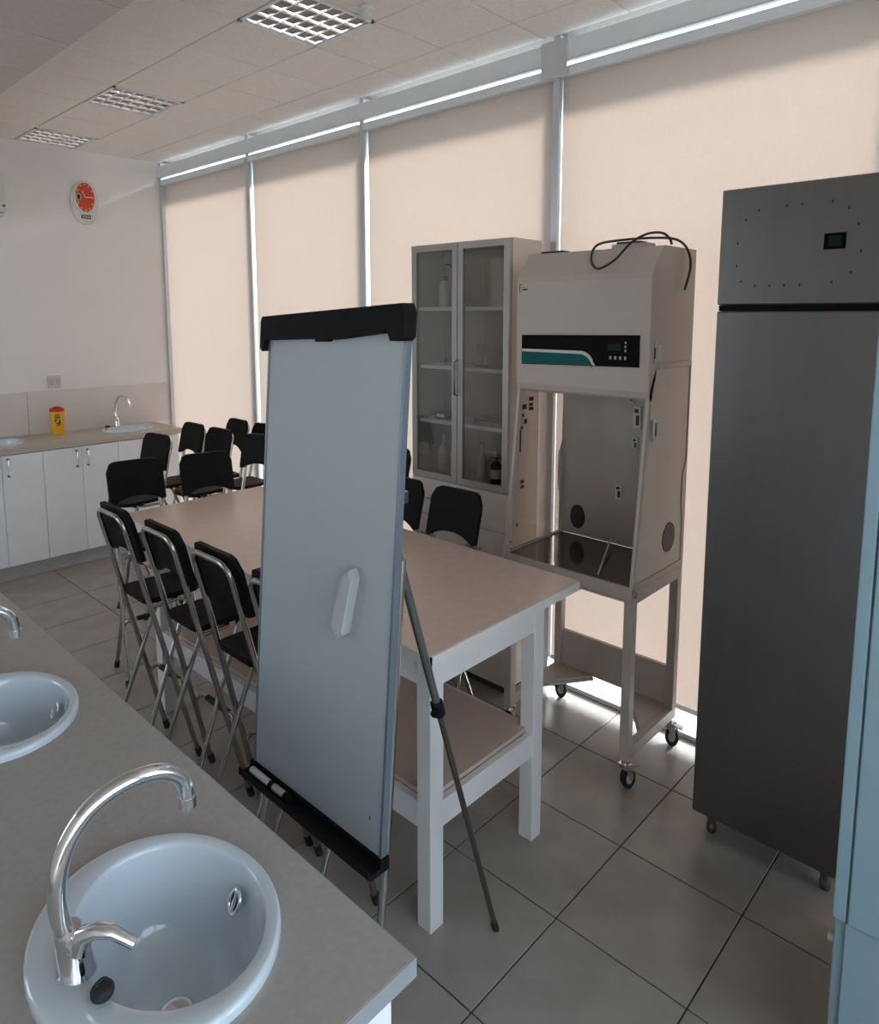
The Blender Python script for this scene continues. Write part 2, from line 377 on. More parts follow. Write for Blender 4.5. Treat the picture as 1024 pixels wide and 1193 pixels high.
# ------------------------------------------------------------------ back worktop, base cabinets, basins
def slab_with_holes(x0, x1, y0, y1, z0, z1, holes):
    b = bmesh.new(); n = 40; loops = []
    def ring(pts):
        vs = [b.verts.new((x, y, z1)) for x, y in pts]; loops.append(vs)
        return [b.edges.new((vs[i], vs[(i + 1) % len(vs)])) for i in range(len(vs))]
    es = ring([(x0, y0), (x1, y0), (x1, y1), (x0, y1)])
    for (cx_, cy_, ra, rb) in holes: es += ring([(cx_ + ra * math.cos(2 * PI * k / n), cy_ + rb * math.sin(2 * PI * k / n)) for k in range(n)])
    bmesh.ops.triangle_fill(b, use_beauty=True, edges=es, normal=(0, 0, 1))
    r = bmesh.ops.extrude_face_region(b, geom=b.faces[:])
    bmesh.ops.translate(b, verts=[q for q in r['geom'] if isinstance(q, bmesh.types.BMVert)], vec=(0, 0, z0 - z1))
    return G().bm(b)
def base_cabinet(x0, x1, label):
    t = thing('base_cabinet', ((x0 + x1) / 2, 5.2, 0), label, 'cabinet', 'white base cabinets under the long worktop')
    part('body', G().box(x0 + .002, x0 + .018, 4.955, YB - .012, .10, .825).box(x1 - .018, x1 - .002, 4.955, YB - .012, .10, .825).box(x0 + .018, x1 - .018, 4.955, YB - .012, .10, .118).box(x0 + .018, x1 - .018, YB - .024, YB - .012, .118, .825), white_m, t)
    part('toe_kick', box(x0, x1, 4.985, 5.0, 0, .10), edge_m, t)
    m = (x0 + x1) / 2
    for a, b, hx in ((x0, m, m - .035), (m, x1, m + .035)):
        d = part('door', box(a + .0015, b - .0015, 4.935, 4.954, .103, .822, bev=.0015), white_m, t)
        part('handle', G().tube([(hx, 4.936, .69), (hx, 4.915, .692), (hx, 4.912, .70), (hx, 4.912, .79), (hx, 4.915, .798), (hx, 4.936, .80)], .0045, 8), chrome_m, d)
        for zz in (.692, .798): part('handle_end', G().cyl((hx, 4.937, zz), (hx, 4.913, zz), .0065, n=10), dark_m, d)
    return t
for x0, x1, l in ((.56, 1.03, 'white two-door base cabinet at the far end of the long worktop'),
                  (1.03, 1.505, 'white two-door base cabinet under the basin farther from the window'),
                  (1.505, 1.988, 'white two-door base cabinet under the yellow sharps bin'),
                  (1.988, 2.43, 'white two-door base cabinet under the basin by the window')): base_cabinet(x0, x1, l)
solo('worktop', slab_with_holes(.55, 2.47, 4.925, YB - .009, .828, .862, [(2.165, 5.185, .176, .142), (1.285, 5.185, .176, .142)]), mat('worktop_back', (.50, .44, .38), .3, vary=.05, scale=60), (1.5, 5.2, .828), 'long beige worktop along the clock wall', 'worktop')

def basin(c, a, b, label, grp, ang_over):
    x, y, z = c
    t = thing('wash_basin', c, label, 'basin', grp)
    # profile of radius fraction and height, rim to bowl to drain
    prof = [(1.0, 0), (1.0, .008), (.99, .013), (.965, .016), (.83, .0125), (.815, .011), (.803, .006), (.79, -.008), (.76, -.03), (.70, -.075), (.58, -.115), (.40, -.135), (.2, -.14), (.11, -.141)]
    n = 56; g = G(); v = []; f = []
    for (r, h) in prof:
        # bowl is set slightly away from the tap side
        k = max(0, min(1, (.97 - r) / .15))
        for q in range(n):
            th = 2 * PI * q / n
            ox = .0
            v.append((x + r * a * math.cos(th), y + r * b * math.sin(th), z + h))
    for i in range(len(prof) - 1):
        for q in range(n): f.append((i * n + q, i * n + (q + 1) % n, (i + 1) * n + (q + 1) % n, (i + 1) * n + q))
    g.add(v, f, True); return t, g
def finish_basin(t, g, dirv, c, a, b):
    # shift the bowl rings away from the tap and squeeze them, so that the rim has a tap ledge
    n = 56; x, y, z = c; sh = .020
    out = []
    for i, v in enumerate(g.v):
        r = math.hypot((v[0] - x) / a, (v[1] - y) / b); k = max(0, min(1, (.93 - r) / .08))
        rad = Vector((v[0] - x, v[1] - y)); comp = rad.dot(Vector(dirv)); 
        q = rad - Vector(dirv) * comp; comp *= (1 - .07 * k)
        rad = q + Vector(dirv) * comp
        out.append((x + rad.x + dirv[0] * sh * k, y + rad.y + dirv[1] * sh * k, v[2]))
    g.v = out
    part('bowl', g, ceramic_m, t)
    dc = (x + dirv[0] * sh, y + dirv[1] * sh)
    part('drain', G().lathe([(.024, -.1395), (.020, -.137), (.016, -.1385), (0, -.1385)], (dc[0], dc[1], z), 24), chrome_m, t)
    # overflow ring on the bowl wall opposite the tap
    rr = (a if abs(dirv[0]) > .5 else b)
    p = Vector((dc[0] + dirv[0] * rr * .705 * .93, dc[1] + dirv[1] * rr * .705 * .93, z - .035))
    nrm = Vector((-dirv[0], -dirv[1], .45)).normalized(); tg = Vector((-dirv[1], dirv[0], 0)); up = nrm.cross(tg)
    p = p + nrm * .006
    part('overflow_ring', G().tube([p + tg * .012 * math.cos(q) + up * .016 * math.sin(q) for q in [2 * PI * k / 20 for k in range(20)]], .0035, 8, True), chrome_m, t)
    part('overflow_bar', G().tube([p - up * .014, p + up * .014], .004, 8), chrome_m, t)
    part('overflow_hole', G().add([tuple(p - nrm * .001 + tg * .011 * math.cos(q) + up * .015 * math.sin(q)) for q in [2 * PI * k / 20 for k in range(20)]], [tuple(range(20))]), dark_m, t)
def faucet(base, dirv, label, grp, H=1., R=1.):
    bx, by, bz = base; d = Vector((dirv[0], dirv[1], 0))
    B = Vector(base); U = Vector((0, 0, 1)); L = Vector((-d.y, d.x, 0))
    t = thing('faucet', base, label, 'faucet', grp)
    part('body', G().tube([B, B + U * .004, B + U * .008, B + U * .05 * H - d * .004, B + U * .068 * H - d * .008], [.0215 * R, .0215 * R, .0195 * R, .0185 * R, .015 * R], 24), chrome_m, t)
    path = [(-.008, .062), (-.014, .085), (-.016, .12), (-.011, .16), (.003, .193), (.025, .218), (.055, .231), (.09, .232), (.118, .222), (.137, .203), (.143, .185), (.145, .165)]
    # smooth the path
    P = [B + d * q[0] * R + U * q[1] * H for q in path]
    S = []
    for i in range(len(P) - 1):
        p0, p1, p2, p3 = P[max(0, i - 1)], P[i], P[i + 1], P[min(len(P) - 1, i + 2)]
        for k in range(4):
            u = k / 4; S.append(.5 * ((2 * p1) + (p2 - p0) * u + (2 * p0 - 5 * p1 + 4 * p2 - p3) * u * u + (3 * p1 - p0 - 3 * p2 + p3) * u ** 3))
    S.append(P[-1])
    part('spout', G().tube(S, .0105 * R, 18), chrome_m, t)
    part('aerator', G().tube([P[-1] + U * .006, P[-1] - U * .010 * H], .0118 * R, 18), chrome_m, t)
    q = B + U * .052 * H - L * .012 * R
    e = (d * .72 - L * .69).normalized()
    part('lever_hub', G().tube([B + U * .050 * H, q, q - L * .010 * R], [.016 * R, .0165 * R, .012 * R], 18), chrome_m, t)
    q2 = q - L * .006
    part('lever', G().tube([q2 - U * .006, q2 + U * .016 * H + e * .006 * R, q2 + U * .023 * H + e * .022 * R, q2 + U * .020 * H + e * .040 * R, q2 + U * .004 * H + e * .064 * R], [.012 * R, .0115 * R, .0095 * R, .008 * R, .0068 * R], 14), chrome_m, t)
    return t
for xs, l, l2 in ((2.165, 'white oval basin in the long worktop beside the window', 'chrome gooseneck faucet between the window and the sharps bin'),
                  (1.285, 'white oval basin in the long worktop on the far side of the sharps bin', 'chrome gooseneck faucet on the far side of the sharps bin from the window')):
    c = (xs, 5.185, .862)
    t, g = basin(c, .185, .150, l, 'basins in the long worktop', 0); finish_basin(t, g, (0, -1), c, .185, .150)
    faucet((xs - .025 if xs > 2 else xs, 5.30, .876), (.35, -.937), l2, 'faucets on the long worktop', 1., .9)
solo('sink_plug', G().lathe([(0, 0), (.018, 0), (.018, .008), (.012, .012), (0, .013)], (2.06, 5.285, .877), 20), rubber_m, (2.06, 5.285, .877), 'small black sink plug on the basin rim by the window', 'plug')
# soap dispenser-like clear bottle is not there; the yellow sharps bin
sx_, sy_ = 1.73, 5.31
t = thing('sharps_bin', (sx_, sy_, .862), 'yellow plastic sharps bin with a red lid on the long worktop', 'sharps bin')
part('body', G().lathe([(0, 0), (.040, 0), (.041, .004), (.046, .165), (.046, .17), (0, .17)], (sx_, sy_, .862), 28), yellow_m, t)
part('lid', G().lathe([(.047, .165), (.048, .170), (.047, .182), (.036, .190), (.014, .193), (0, .193)], (sx_, sy_, .862), 28), red_m, t)
part('lid_flap', box(sx_ - .02, sx_ + .016, sy_ - .02, sy_ + .015, .862 + .19, .862 + .199, bev=.003), red_m, t)
for (dx, z0, z1, w) in ((-.002, .120, .128, .034), (-.002, .132, .139, .034), (-.002, .144, .149, .030), (-.012, .085, .112, .006), (.000, .080, .088, .014), (-.012, .106, .113, .022), (.012, .076, .108, .010), (.0, .068, .074, .024)):
    a = -1.9 + dx * 20; 
    cxp, cyp = sx_ + .0455 * math.cos(-1.85 + dx / .045), sy_ + .0455 * math.sin(-1.85 + dx / .045)
    hh = w / 2 / .045
    an = [-1.85 + dx / .045 - hh + 2 * hh * k / 4 for k in range(5)]; rr = .0464
    v = [(sx_ + rr * math.cos(q), sy_ + rr * math.sin(q), .862 + z) for z in (z0, z1) for q in an]
    part('printed_mark', G().add(v, [(k, k + 1, k + 6, k + 5) for k in range(4)]), dark_m, t)

# ------------------------------------------------------------------ near worktop with basins
NX, NY = .575, .580
solo('worktop', slab_with_holes(.02, NX, NY, 2.80, .838, .868, [(.362, .862, .148, .175), (.362, 1.605, .148, .175)]), worktop_m, (.3, 1.7, .838), 'grey speckled island worktop with two oval basins and chrome faucets', 'worktop')
part('edge_band', G().box(.02, NX + .0015, NY - .0015, NY, .839, .867).box(NX, NX + .0015, NY, 2.80, .839, .867), mat('edge_grey', (.30, .31, .33), .4), bpy.data.objects['worktop.001'])
NC = [('white base cabinet under the island basin with the black plug', .60, 1.20), ('white base cabinet under the middle of the island worktop', 1.20, 1.80), ('white base cabinet at the island worktop end facing the clock wall', 1.80, 2.40)]
for l, a, b in NC:
    t = thing('base_cabinet', (.3, (a + b) / 2, 0), l, 'cabinet', 'base cabinets under the island worktop')
    part('body', G().box(.05, .535, a + .001, a + .017, .10, .836).box(.05, .535, b - .017, b - .001, .10, .836).box(.05, .535, a + .017, b - .017, .10, .118).box(.05, .062, a + .017, b - .017, .118, .836), white_m, t)
    part('toe_kick', box(.08, .51, a, b, 0, .10), edge_m, t)
    m = (a + b) / 2
    for p, q, hy in ((a, m, m - .035), (m, b, m + .035)):
        d = part('door', box(.536, .553, p + .0015, q - .0015, .103, .832, bev=.0015), white_m, t)
        part('handle', G().tube([(.552, hy, .69), (.575, hy, .695), (.578, hy, .70), (.578, hy, .79), (.575, hy, .795), (.552, hy, .80)], .0045, 8), chrome_m, d)
for y, l, l2 in ((.862, 'white oval basin with a black plug on its rim, in the island worktop', 'chrome gooseneck faucet beside the black sink plug'),
                 (1.605, 'white oval basin in the island worktop nearer the clock wall', 'chrome gooseneck faucet on the island basin nearer the clock wall')):
    c = (.362, y, .868)
    t, g = basin(c, .155, .183, l, 'basins in the island worktop', 0); finish_basin(t, g, (1, 0), c, .155, .183)
    faucet((.262, y + .006, .879), (.985, -.05) if y < 1 else (1, 0), l2, 'faucets on the island worktop', .96, 1.05)
t = thing('sink_plug', (.271, .812, .8805), 'round black rubber sink plug lying on the island basin rim', 'plug')
part('plug_body', G().lathe([(0, 0), (.0125, 0), (.0135, .003), (.0135, .008), (.011, .012), (0, .013)], (.271, .812, .8815), 22), rubber_m, t)
part('plug_tab', G().tube([(.271 + .006 * math.cos(q), .812 + .001, .8965 + .005 * math.sin(q)) for q in [PI * k / 8 for k in range(9)]], .002, 6), rubber_m, t)

# ------------------------------------------------------------------ work table
TX0, TX1, TY0, TY1, TZ = 1.225, 1.940, 1.172, 3.070, .83
t = thing('work_table', (1.5, 2.1, 0), 'long laminate work table with a lower shelf and pale legs', 'table')
top = part('tabletop', box(TX0 + .004, TX1 - .004, TY0 + .004, TY1 - .004, TZ - .030, TZ), table_m, t)
g = G().box(TX0, TX0 + .004, TY0, TY1, TZ - .030, TZ - .001).box(TX1 - .004, TX1, TY0, TY1, TZ - .030, TZ - .001).box(TX0, TX1, TY0, TY0 + .004, TZ - .030, TZ - .001).box(TX0, TX1, TY1 - .004, TY1, TZ - .030, TZ - .001)
part('edge_band', g, table_e, top)
LX = (1.250, 1.722); LY = (1.199, 2.775); w = .052
for x in LX:
    for y in LY: part('leg', box(x, x + w, y, y + w, 0, TZ - .031, bev=.002), tleg_m, t)
for x in (LX[0] + .006, LX[1] + w - .026):
    part('apron', box(x, x + .02, LY[0] + w, LY[1], .715, TZ - .031), tleg_m, t)
    part('shelf_rail', box(x, x + .02, LY[0] + w, LY[1], .295, .372), tleg_m, t)
for y in (LY[0] + .006, LY[1] + w - .026):
    part('apron', box(LX[0] + w, LX[1], y, y + .02, .715, TZ - .031), tleg_m, t)
    part('shelf_rail', box(LX[0] + w, LX[1], y, y + .02, .295, .372), tleg_m, t)
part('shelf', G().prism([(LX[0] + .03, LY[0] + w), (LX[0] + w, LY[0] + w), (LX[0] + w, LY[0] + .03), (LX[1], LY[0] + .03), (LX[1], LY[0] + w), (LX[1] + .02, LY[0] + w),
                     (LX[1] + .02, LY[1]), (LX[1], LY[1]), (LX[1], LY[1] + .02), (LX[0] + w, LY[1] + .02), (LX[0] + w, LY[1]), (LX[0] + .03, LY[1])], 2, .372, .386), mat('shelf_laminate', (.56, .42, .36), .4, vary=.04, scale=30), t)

# ------------------------------------------------------------------ folding bar stools
def bezier_corner(P, r, n=5):
    """round the corners of a polyline"""
    P = [Vector(p) for p in P]; out = [P[0]]
    for i in range(1, len(P) - 1):
        a = (P[i - 1] - P[i]); b = (P[i + 1] - P[i]); k = min(r, a.length * .45, b.length * .45)
        p, q = P[i] + a.normalized() * k, P[i] + b.normalized() * k
        for j in range(n + 1):
            u = j / n; out.append(p * (1 - u) ** 2 + P[i] * 2 * u * (1 - u) + q * u * u)
    out.append(P[-1]); return out
W = .107
def wz(z): return W + .030 * max(0, 1 - z / .8)
def lean(z): return .235 * (1 - z)
def make_stool():
    t = thing('bar_stool', (0, 0, 0), 'x', 'stool', 'black folding bar stools')
    U = bezier_corner([(lean(.016), -wz(0), .016), (lean(.8), -W, .8), (lean(1.0), -W, .992), (lean(1.0), W, .992), (lean(.8), W, .8), (lean(.016), wz(0), .016)], .055, 6)
    bf = part('back_frame', G().tube(U, .0098, 10), tube_m, t)
    for s in (-1, 1): part('foot_cap', G().cyl((lean(.0) + .002, s * wz(0), 0), (lean(.035), s * wz(.035), .035), .0125, n=10), rubber_m, bf)
    # backrest: rounded sheet with an arched lower edge, bowed towards its sides
    hw, z0, z1 = .128, .806, 1.016; pts = []
    def corner(cy, cz, r, a0, a1, n=6): return [(cy + r * math.cos(a0 + (a1 - a0) * k / n), cz + r * math.sin(a0 + (a1 - a0) * k / n)) for k in range(n + 1)]
    ny = 14; cols = []
    for i in range(ny + 1):
        y = -hw * math.cos(PI * i / ny) if False else -hw + 2 * hw * i / ny
        e = abs(y) / hw
        r = .045; d = max(0, abs(y) - (hw - r)); ztop = z1 - (r - math.sqrt(max(0, r * r - d * d)))
        rb = .018; d = max(0, abs(y) - (hw - rb)); zb = z0 + .045 * (1 - e ** 2.2) + (rb - math.sqrt(max(0, rb * rb - d * d)))
        cols.append((y, zb, ztop))
    nz = 5; v = []; f = []; th = .016
    for side in (0, 1):
        for (y, zb, zt) in cols:
            for k in range(nz + 1):
                z = zb + (zt - zb) * k / nz
                v.append((lean(z) + .010 + (th if side else 0) + .005 * (y / hw) ** 2, y, z))
    m = (ny + 1) * (nz + 1)
    for i in range(ny):
        for k in range(nz):
            a = i * (nz + 1) + k; f.append((a, a + 1, a + nz + 2, a + nz + 1)); f.append((m + a, m + a + nz + 1, m + a + nz + 2, m + a + 1))
        a = i * (nz + 1); f.append((a, a + nz + 1, m + a + nz + 1, m + a)); a += nz; f.append((a, m + a, m + a + nz + 1, a + nz + 1))
    for i in (0, ny):
        for k in range(nz):
            a = i * (nz + 1) + k; f.append((a, a + 1, m + a + 1, m + a))
    part('backrest', G().add(v, f), seat_m, t)
    # seat
    sw = .108; sp = []
    for (cx_, cy_, r, a0) in ((.245, sw - .06, .06, 0), (.07 + .03, sw - .03, .03, PI / 2), (.07 + .03, -sw + .03, .03, PI), (.245, -sw + .06, .06, 1.5 * PI)):
        for k in range(6):
            a = a0 + PI / 2 * k / 5; sp.append((cx_ + r * math.cos(a), cy_ + r * math.sin(a)))
    b = bmesh.new()
    g = G().prism(sp, 2, .652, .672); part('seat', g, seat_m, t)
    part('seat_rail', G().tube(bezier_corner([(lean(.64) - .004, -wz(.64), .640), (.20, -wz(.64) + .012, .640), (.20, wz(.64) - .012, .640), (lean(.64) - .004, wz(.64), .640)], .03, 4), .008, 8), tube_m, t)
    wl = wz(0) - .016; wt = wz(.64) - .014
    rl = part('rear_legs', G().tube(bezier_corner([(-.006, -wl, .016), (.236, -wt, .645), (.236, wt, .645), (-.006, wl, .016)], .03, 4), .0085, 10), tube_m, t)
    for s in (-1, 1): part('foot_cap', G().cyl((-.012, s * wl, 0), (.002, s * wl, .035), .0115, n=10), rubber_m, rl)
    fr = part('footrest', G().tube(bezier_corner([(lean(.29), -wz(.28), .27), (lean(.3) + .03, -wz(.3) + .012, .305), (lean(.3) + .03, wz(.3) - .012, .305), (lean(.29), wz(.28), .27)], .025, 4), .0075, 8), tube_m, t)
    part('footrest_sleeve', G().cyl((lean(.3) + .03, -W + .035, .305), (lean(.3) + .03, W - .035, .305), .0115, n=12), rubber_m, fr)
    return t
STOOLS = [  # back-top centre x, y, facing angle in degrees, label
    (.978, 2.545, 0, 'black folding stool in the table row, end of the row toward the clock wall'),
    (.990, 2.200, 0, 'black folding stool in the table row, second from the clock wall'),
    (.990, 1.855, 0, 'black folding stool in the table row, third from the clock wall'),
    (.985, 1.525, 0, 'black folding stool in the table row, closest to the flip chart'),
    (1.400, 3.320, -97, 'black folding stool facing the table end, closest to the base cabinets'),
    (1.722, 3.235, -102, 'black folding stool facing the table end, closer to the blinds'),
    (1.830, 3.930, 187, 'black folding stool standing alone in front of the worktop basin'),
    (2.178, 4.160, 181, 'black folding stool of the middle pair by the blinds, beside the worktop end'),
    (2.185, 3.850, 183, 'black folding stool of the middle pair by the blinds, behind the table end'),
    (2.462, 4.105, 178, 'black folding stool pushed against the blinds, nearer the worktop'),
    (2.470, 3.800, 180, 'black folding stool pushed against the blinds, nearer the tall glass cabinet'),
    (2.235, 3.480, 200, 'black folding stool turned at an angle between the blinds and the table corner'),
    (2.050, 1.795, 181, 'black folding stool in front of the cabinet drawers, nearer the laminar hood'),
    (2.045, 2.102, 180, 'black folding stool in front of the cabinet drawers, farther from the laminar hood'),
    (2.500, 2.640, 180, 'black folding stool against the blinds right beside the tall glass cabinet'),
]
proto = make_stool()
for i, (x, y, a, l) in enumerate(STOOLS):
    o = proto if i == 0 else copy_tree(proto)
    o.location = (x, y, 0); o.rotation_euler = (0, 0, math.radians(a)); o['label'] = l

# ------------------------------------------------------------------ tall glass cabinet
GX, GB, GY0, GY1, GZ = 2.35, 2.575, 1.795, 2.375, 2.022
t = thing('display_cabinet', (2.46, 2.085, 0), 'tall grey lab cabinet with two glass doors over drawers', 'cabinet')
g = G().box(GX + .018, GB, GY0, GY0 + .016, .03, GZ).box(GX + .018, GB, GY1 - .016, GY1, .03, GZ)
part('side_panels', g, cream_m, t)
part('top_panel', box(GX + .018, GB, GY0 + .016, GY1 - .016, GZ - .018, GZ), cream_m, t)
part('back_panel', box(GB - .008, GB, GY0 + .016, GY1 - .016, .03, GZ - .018), cream_m, t)
part('middle_floor', box(GX + .018, GB - .008, GY0 + .016, GY1 - .016, .925, .943), cream_m, t)
part('plinth', box(GX + .03, GB - .01, GY0 + .01, GY1 - .01, 0, .03), dark_m, t)
SH = (1.195, 1.452, 1.722)
for z in SH: part('shelf', box(GX + .022, GB - .008, GY0 + .017, GY1 - .017, z, z + .016), white_m, t)
GM = 2.086
for a, b, hs in ((GY0 + .002, GM - .002, 1), (GM + .002, GY1 - .002, -1)):
    d = thing('x', (0, 0, 0)); bpy.data.objects.remove(d)
    z0, z1, fwid = .932, GZ - .002, .030
    fr = G().box(GX, GX + .016, a, a + fwid, z0, z1).box(GX, GX + .016, b - fwid, b, z0, z1).box(GX, GX + .016, a + fwid, b - fwid, z0, z0 + fwid).box(GX, GX + .016, a + fwid, b - fwid, z1 - fwid, z1)
    d = part('door', fr, mat('door_frame', (.36, .33, .31), .4, .3), t)
    part('pane', box(GX + .006, GX + .010, a + fwid - .003, b - fwid + .003, z0 + fwid - .003, z1 - fwid + .003), cabglass_m, d)
    hy = GM - .016 * hs
    if hs > 0: part('handle', G().tube([(GX, hy + .014, 1.34), (GX - .02, hy + .014, 1.345), (GX - .02, hy + .014, 1.495), (GX, hy + .014, 1.50)], .004, 8), steel_m, d)
    hyy = (a + .032) if hs > 0 else (b - .032)
    for zz in (1.02, 1.45, 1.90): part('hinge', box(GX + .014, GX + .03, hyy - .008, hyy + .008, zz - .012, zz + .012), grey_m, d)
rows = [.045 + .177 * k for k in range(6)]
for a, b in ((GY0 + .002, GM - .001), (GM + .001, GY1 - .002)):
    for z0, z1 in zip(rows[:-1], rows[1:]):
        d = part('drawer', box(GX, GX + .017, a, b, z0 + .0015, min(z1, .930) - .0015, bev=.001), cream_m, t)
        yc = (a + b) / 2 + .035; zc = z0 + .085
        part('handle', G().tube([(GX, yc - .04, zc), (GX - .018, yc - .038, zc), (GX - .018, yc + .038, zc), (GX, yc + .04, zc)], .004, 8), steel_m, d)
# contents, each a thing of its own
def bottle(x, y, z, r, h, m, label, capm, label_m=None, neck=.35, caph=.02, cat='bottle'):
    t = thing('bottle', (x, y, z), label, cat)
    part('bottle_body', G().lathe([(0, 0), (r, .0), (r, h * .62), (r * .85, h * .70), (r * neck, h * .82), (r * neck, h)], (x, y, z), 22), m, t)
    part('cap', G().lathe([(r * neck * 1.25, h - .004), (r * neck * 1.25, h + caph), (0, h + caph)], (x, y, z), 18), capm, t)
    if label_m: part('paper_label', G().lathe([(r * 1.02, h * .18), (r * 1.02, h * .52)], (x, y, z), 22), label_m, t)
    return t
bz = .9435
bottle(2.45, 1.935, bz + .0, .026, .125, amber_m, 'dark amber bottle with a white cap and paper label behind glass', bottle_w, paper_m, .38, .022)
bottle(2.47, 2.275, bz, .030, .165, bottle_w, 'white plastic bottle with a tapered neck on the cabinet bottom, outer one', bottle_w, None, .3)
bottle(2.52, 2.225, bz, .028, .175, bottle_w, 'taller white plastic bottle behind the tapered white one', bottle_w, None, .3)
t = thing('canister', (2.44, 2.165, bz), 'white squat canister with a wide lid on the cabinet bottom', 'canister')
part('canister_body', G().lathe([(0, 0), (.028, 0), (.028, .085), (0, .085)], (2.44, 2.165, bz), 22), bottle_w, t)
part('lid', G().lathe([(.033, .085), (.033, .105), (0, .107)], (2.44, 2.165, bz), 22), paper_m, t)
bottle(2.47, 2.04, bz, .024, .15, bottle_w, 'slim white bottle beside the amber bottle', bottle_w, None, .5)
t = thing('storage_box', (2.53, 1.95, bz), 'grey plastic box behind the amber bottle', 'box')
part('box_body', box(2.50, 2.56, 1.88, 2.02, bz, bz + .09, bev=.004), grey_m, t); part('lid', box(2.498, 2.562, 1.878, 2.022, bz + .09, bz + .10, bev=.002), grey_m, t)
z = SH[0] + .0165
t = thing('carton', (2.44, 2.25, z), 'small dark printed carton on the lowest glass-cabinet shelf', 'box')
part('carton_body', box(2.41, 2.47, 2.21, 2.28, z, z + .035, bev=.001), mat('brown_card', (.18, .13, .10), .7), t); part('print_band', box(2.409, 2.411, 2.22, 2.27, z + .010, z + .024), paper_m, t)
t = thing('petri_stack', (2.45, 2.02, z), 'stack of clear dishes on the lowest glass-cabinet shelf', 'dishes')
for k in range(2): part('dish', G().lathe([(0, 0), (.034, 0), (.034, .014), (.032, .014), (.032, .003), (0, .003)], (2.45, 2.02, z + k * .0145), 24), bottle_w, t)
t = thing('tray', (2.47, 1.92, z), 'shallow white tray on the lowest glass-cabinet shelf', 'tray')
part('tray_body', G().lathe([(0, 0), (.030, 0), (.042, .012), (.044, .012), (.031, -.0) , (0, .002)], (2.47, 1.92, z), 24), paper_m, t)
for k, yy in enumerate((2.035, 2.0, 1.965, 1.93, 1.895)):
    zz = SH[0] + .0165 if k > 1 else SH[1] + .0165
    x = 2.54 if k > 1 else 2.44
    t = thing('measuring_cylinder', (x, yy, zz), ('clear glass measuring cylinder on the middle shelf, beside the cabinet door handle', 'clear glass measuring cylinder on the middle shelf, nearer the hood', 'tall clear glass cylinder at the back of the lowest shelf, behind the dishes', 'tall clear glass cylinder at the back of the lowest shelf, between its two neighbours', 'tall clear glass cylinder at the back of the lowest shelf, closest to the hood')[k], 'glassware', 'glass cylinders in the cabinet')
    h = .19 if k > 1 else .10
    part('foot', G().lathe([(0, 0), (.014, 0), (.014, .006), (0, .006)], (x, yy, zz), 16), labglass_m, t)
    part('barrel', G().lathe([(.009, .006), (.009, h), (.011, h + .004)], (x, yy, zz), 16), labglass_m, t)
for k, yy in enumerate((2.235, 2.20)):
    solo('vial', G().lathe([(0, 0), (.011, 0), (.011, .022), (.007, .028), (.007, .034), (0, .034)], (2.44, yy, SH[1] + .0165), 14), labglass_m, (2.44, yy, SH[1] + .0165), ('small clear vial on the middle shelf, nearer the outer hinge', 'small clear vial on the middle shelf, nearer the door handle')[k], 'vial', 'small vials')
z = SH[2] + .0165
t = thing('wash_bottle', (2.45, 2.255, z), 'white wash bottle with a blue cap and bent spout', 'bottle')
part('bottle_body', G().lathe([(0, 0), (.027, 0), (.027, .09), (.020, .115), (.012, .125)], (2.45, 2.255, z), 22), bottle_w, t)
part('cap', G().lathe([(.014, .122), (.014, .145), (0, .147)], (2.45, 2.255, z), 18), blue_m, t)
part('spout_tube', G().tube(bezier_corner([(2.45, 2.255, z + .14), (2.45, 2.255, z + .20), (2.44, 2.215, z + .195), (2.44, 2.205, z + .185)], .02, 4), .003, 8), dark_m, t)
t = thing('carton', (2.46, 1.905, z), 'tall plain white carton on the top cabinet shelf', 'box')
part('carton_body', box(2.42, 2.50, 1.862, 1.952, z, z + .205, bev=.001), paper_m, t); part('carton_flap', box(2.42, 2.50, 1.862, 1.952, z + .2055, z + .208), paper_m, t)

# ------------------------------------------------------------------ laminar flow hood on its trolley
HY0, HY1, HB = 1.09, 1.645, 2.545
t = thing('laminar_hood', (2.35, 1.37, 0), 'grey laminar flow hood on a wheeled stand, with a black and teal control panel', 'laminar hood')
part('front_cover', G().prism([(2.226, 1.408), (2.212, 1.418), (2.205, 1.440), (2.204, 1.50), (2.201, 1.825), (2.206, 1.845), (2.279, 1.936), (2.294, 1.937), (2.258, 1.535), (2.248, 1.42)], 1, HY0, HY1), hood_m, t)
part('upper_body', G().prism([(2.2595, 1.537), (2.2955, 1.937), (HB, 1.938), (HB, 1.537)], 1, HY0 + .001, HY1 - .001), hood_m, t)
part('top_hatch', box(2.30, 2.36, 1.16, 1.30, 1.937, 1.953, bev=.002), hood_m, t); part('top_vent', box(2.30, 2.36, 1.19, 1.28, 1.953, 1.960), dark_m, t)
part('top_hatch', box(2.29, 2.34, 1.50, 1.60, 1.937, 1.945, bev=.002), dark_m, t)
def fx(z): return 2.204 - (z - 1.50) * .0092        # front cover face
cp = part('control_panel', G().add([(fx(z) - dx, y, z) for dx in (0, .004) for (y, z) in ((1.618, 1.514), (1.126, 1.524), (1.126, 1.634), (1.618, 1.626))], [(0, 1, 2, 3), (4, 5, 6, 7), (0, 1, 5, 4), (1, 2, 6, 5), (2, 3, 7, 6), (3, 0, 4, 7)]), gloss_b, t)
def onp(poly, d, m, name): return part(name, G().add([(fx(z) - d, y, z) for y, z in poly], [tuple(range(len(poly)))]), m, cp)
arc = [(1.355 - .055 * math.sin(a), 1.512 + .052 * math.cos(a)) for a in [PI / 2 * k / 8 for k in range(9)]]
onp([(1.6165, 1.516), (1.6165, 1.573)] + [(y, z + .009) for y, z in arc] + [(1.294, 1.524)], .0046, bottle_w, 'white_stripe')
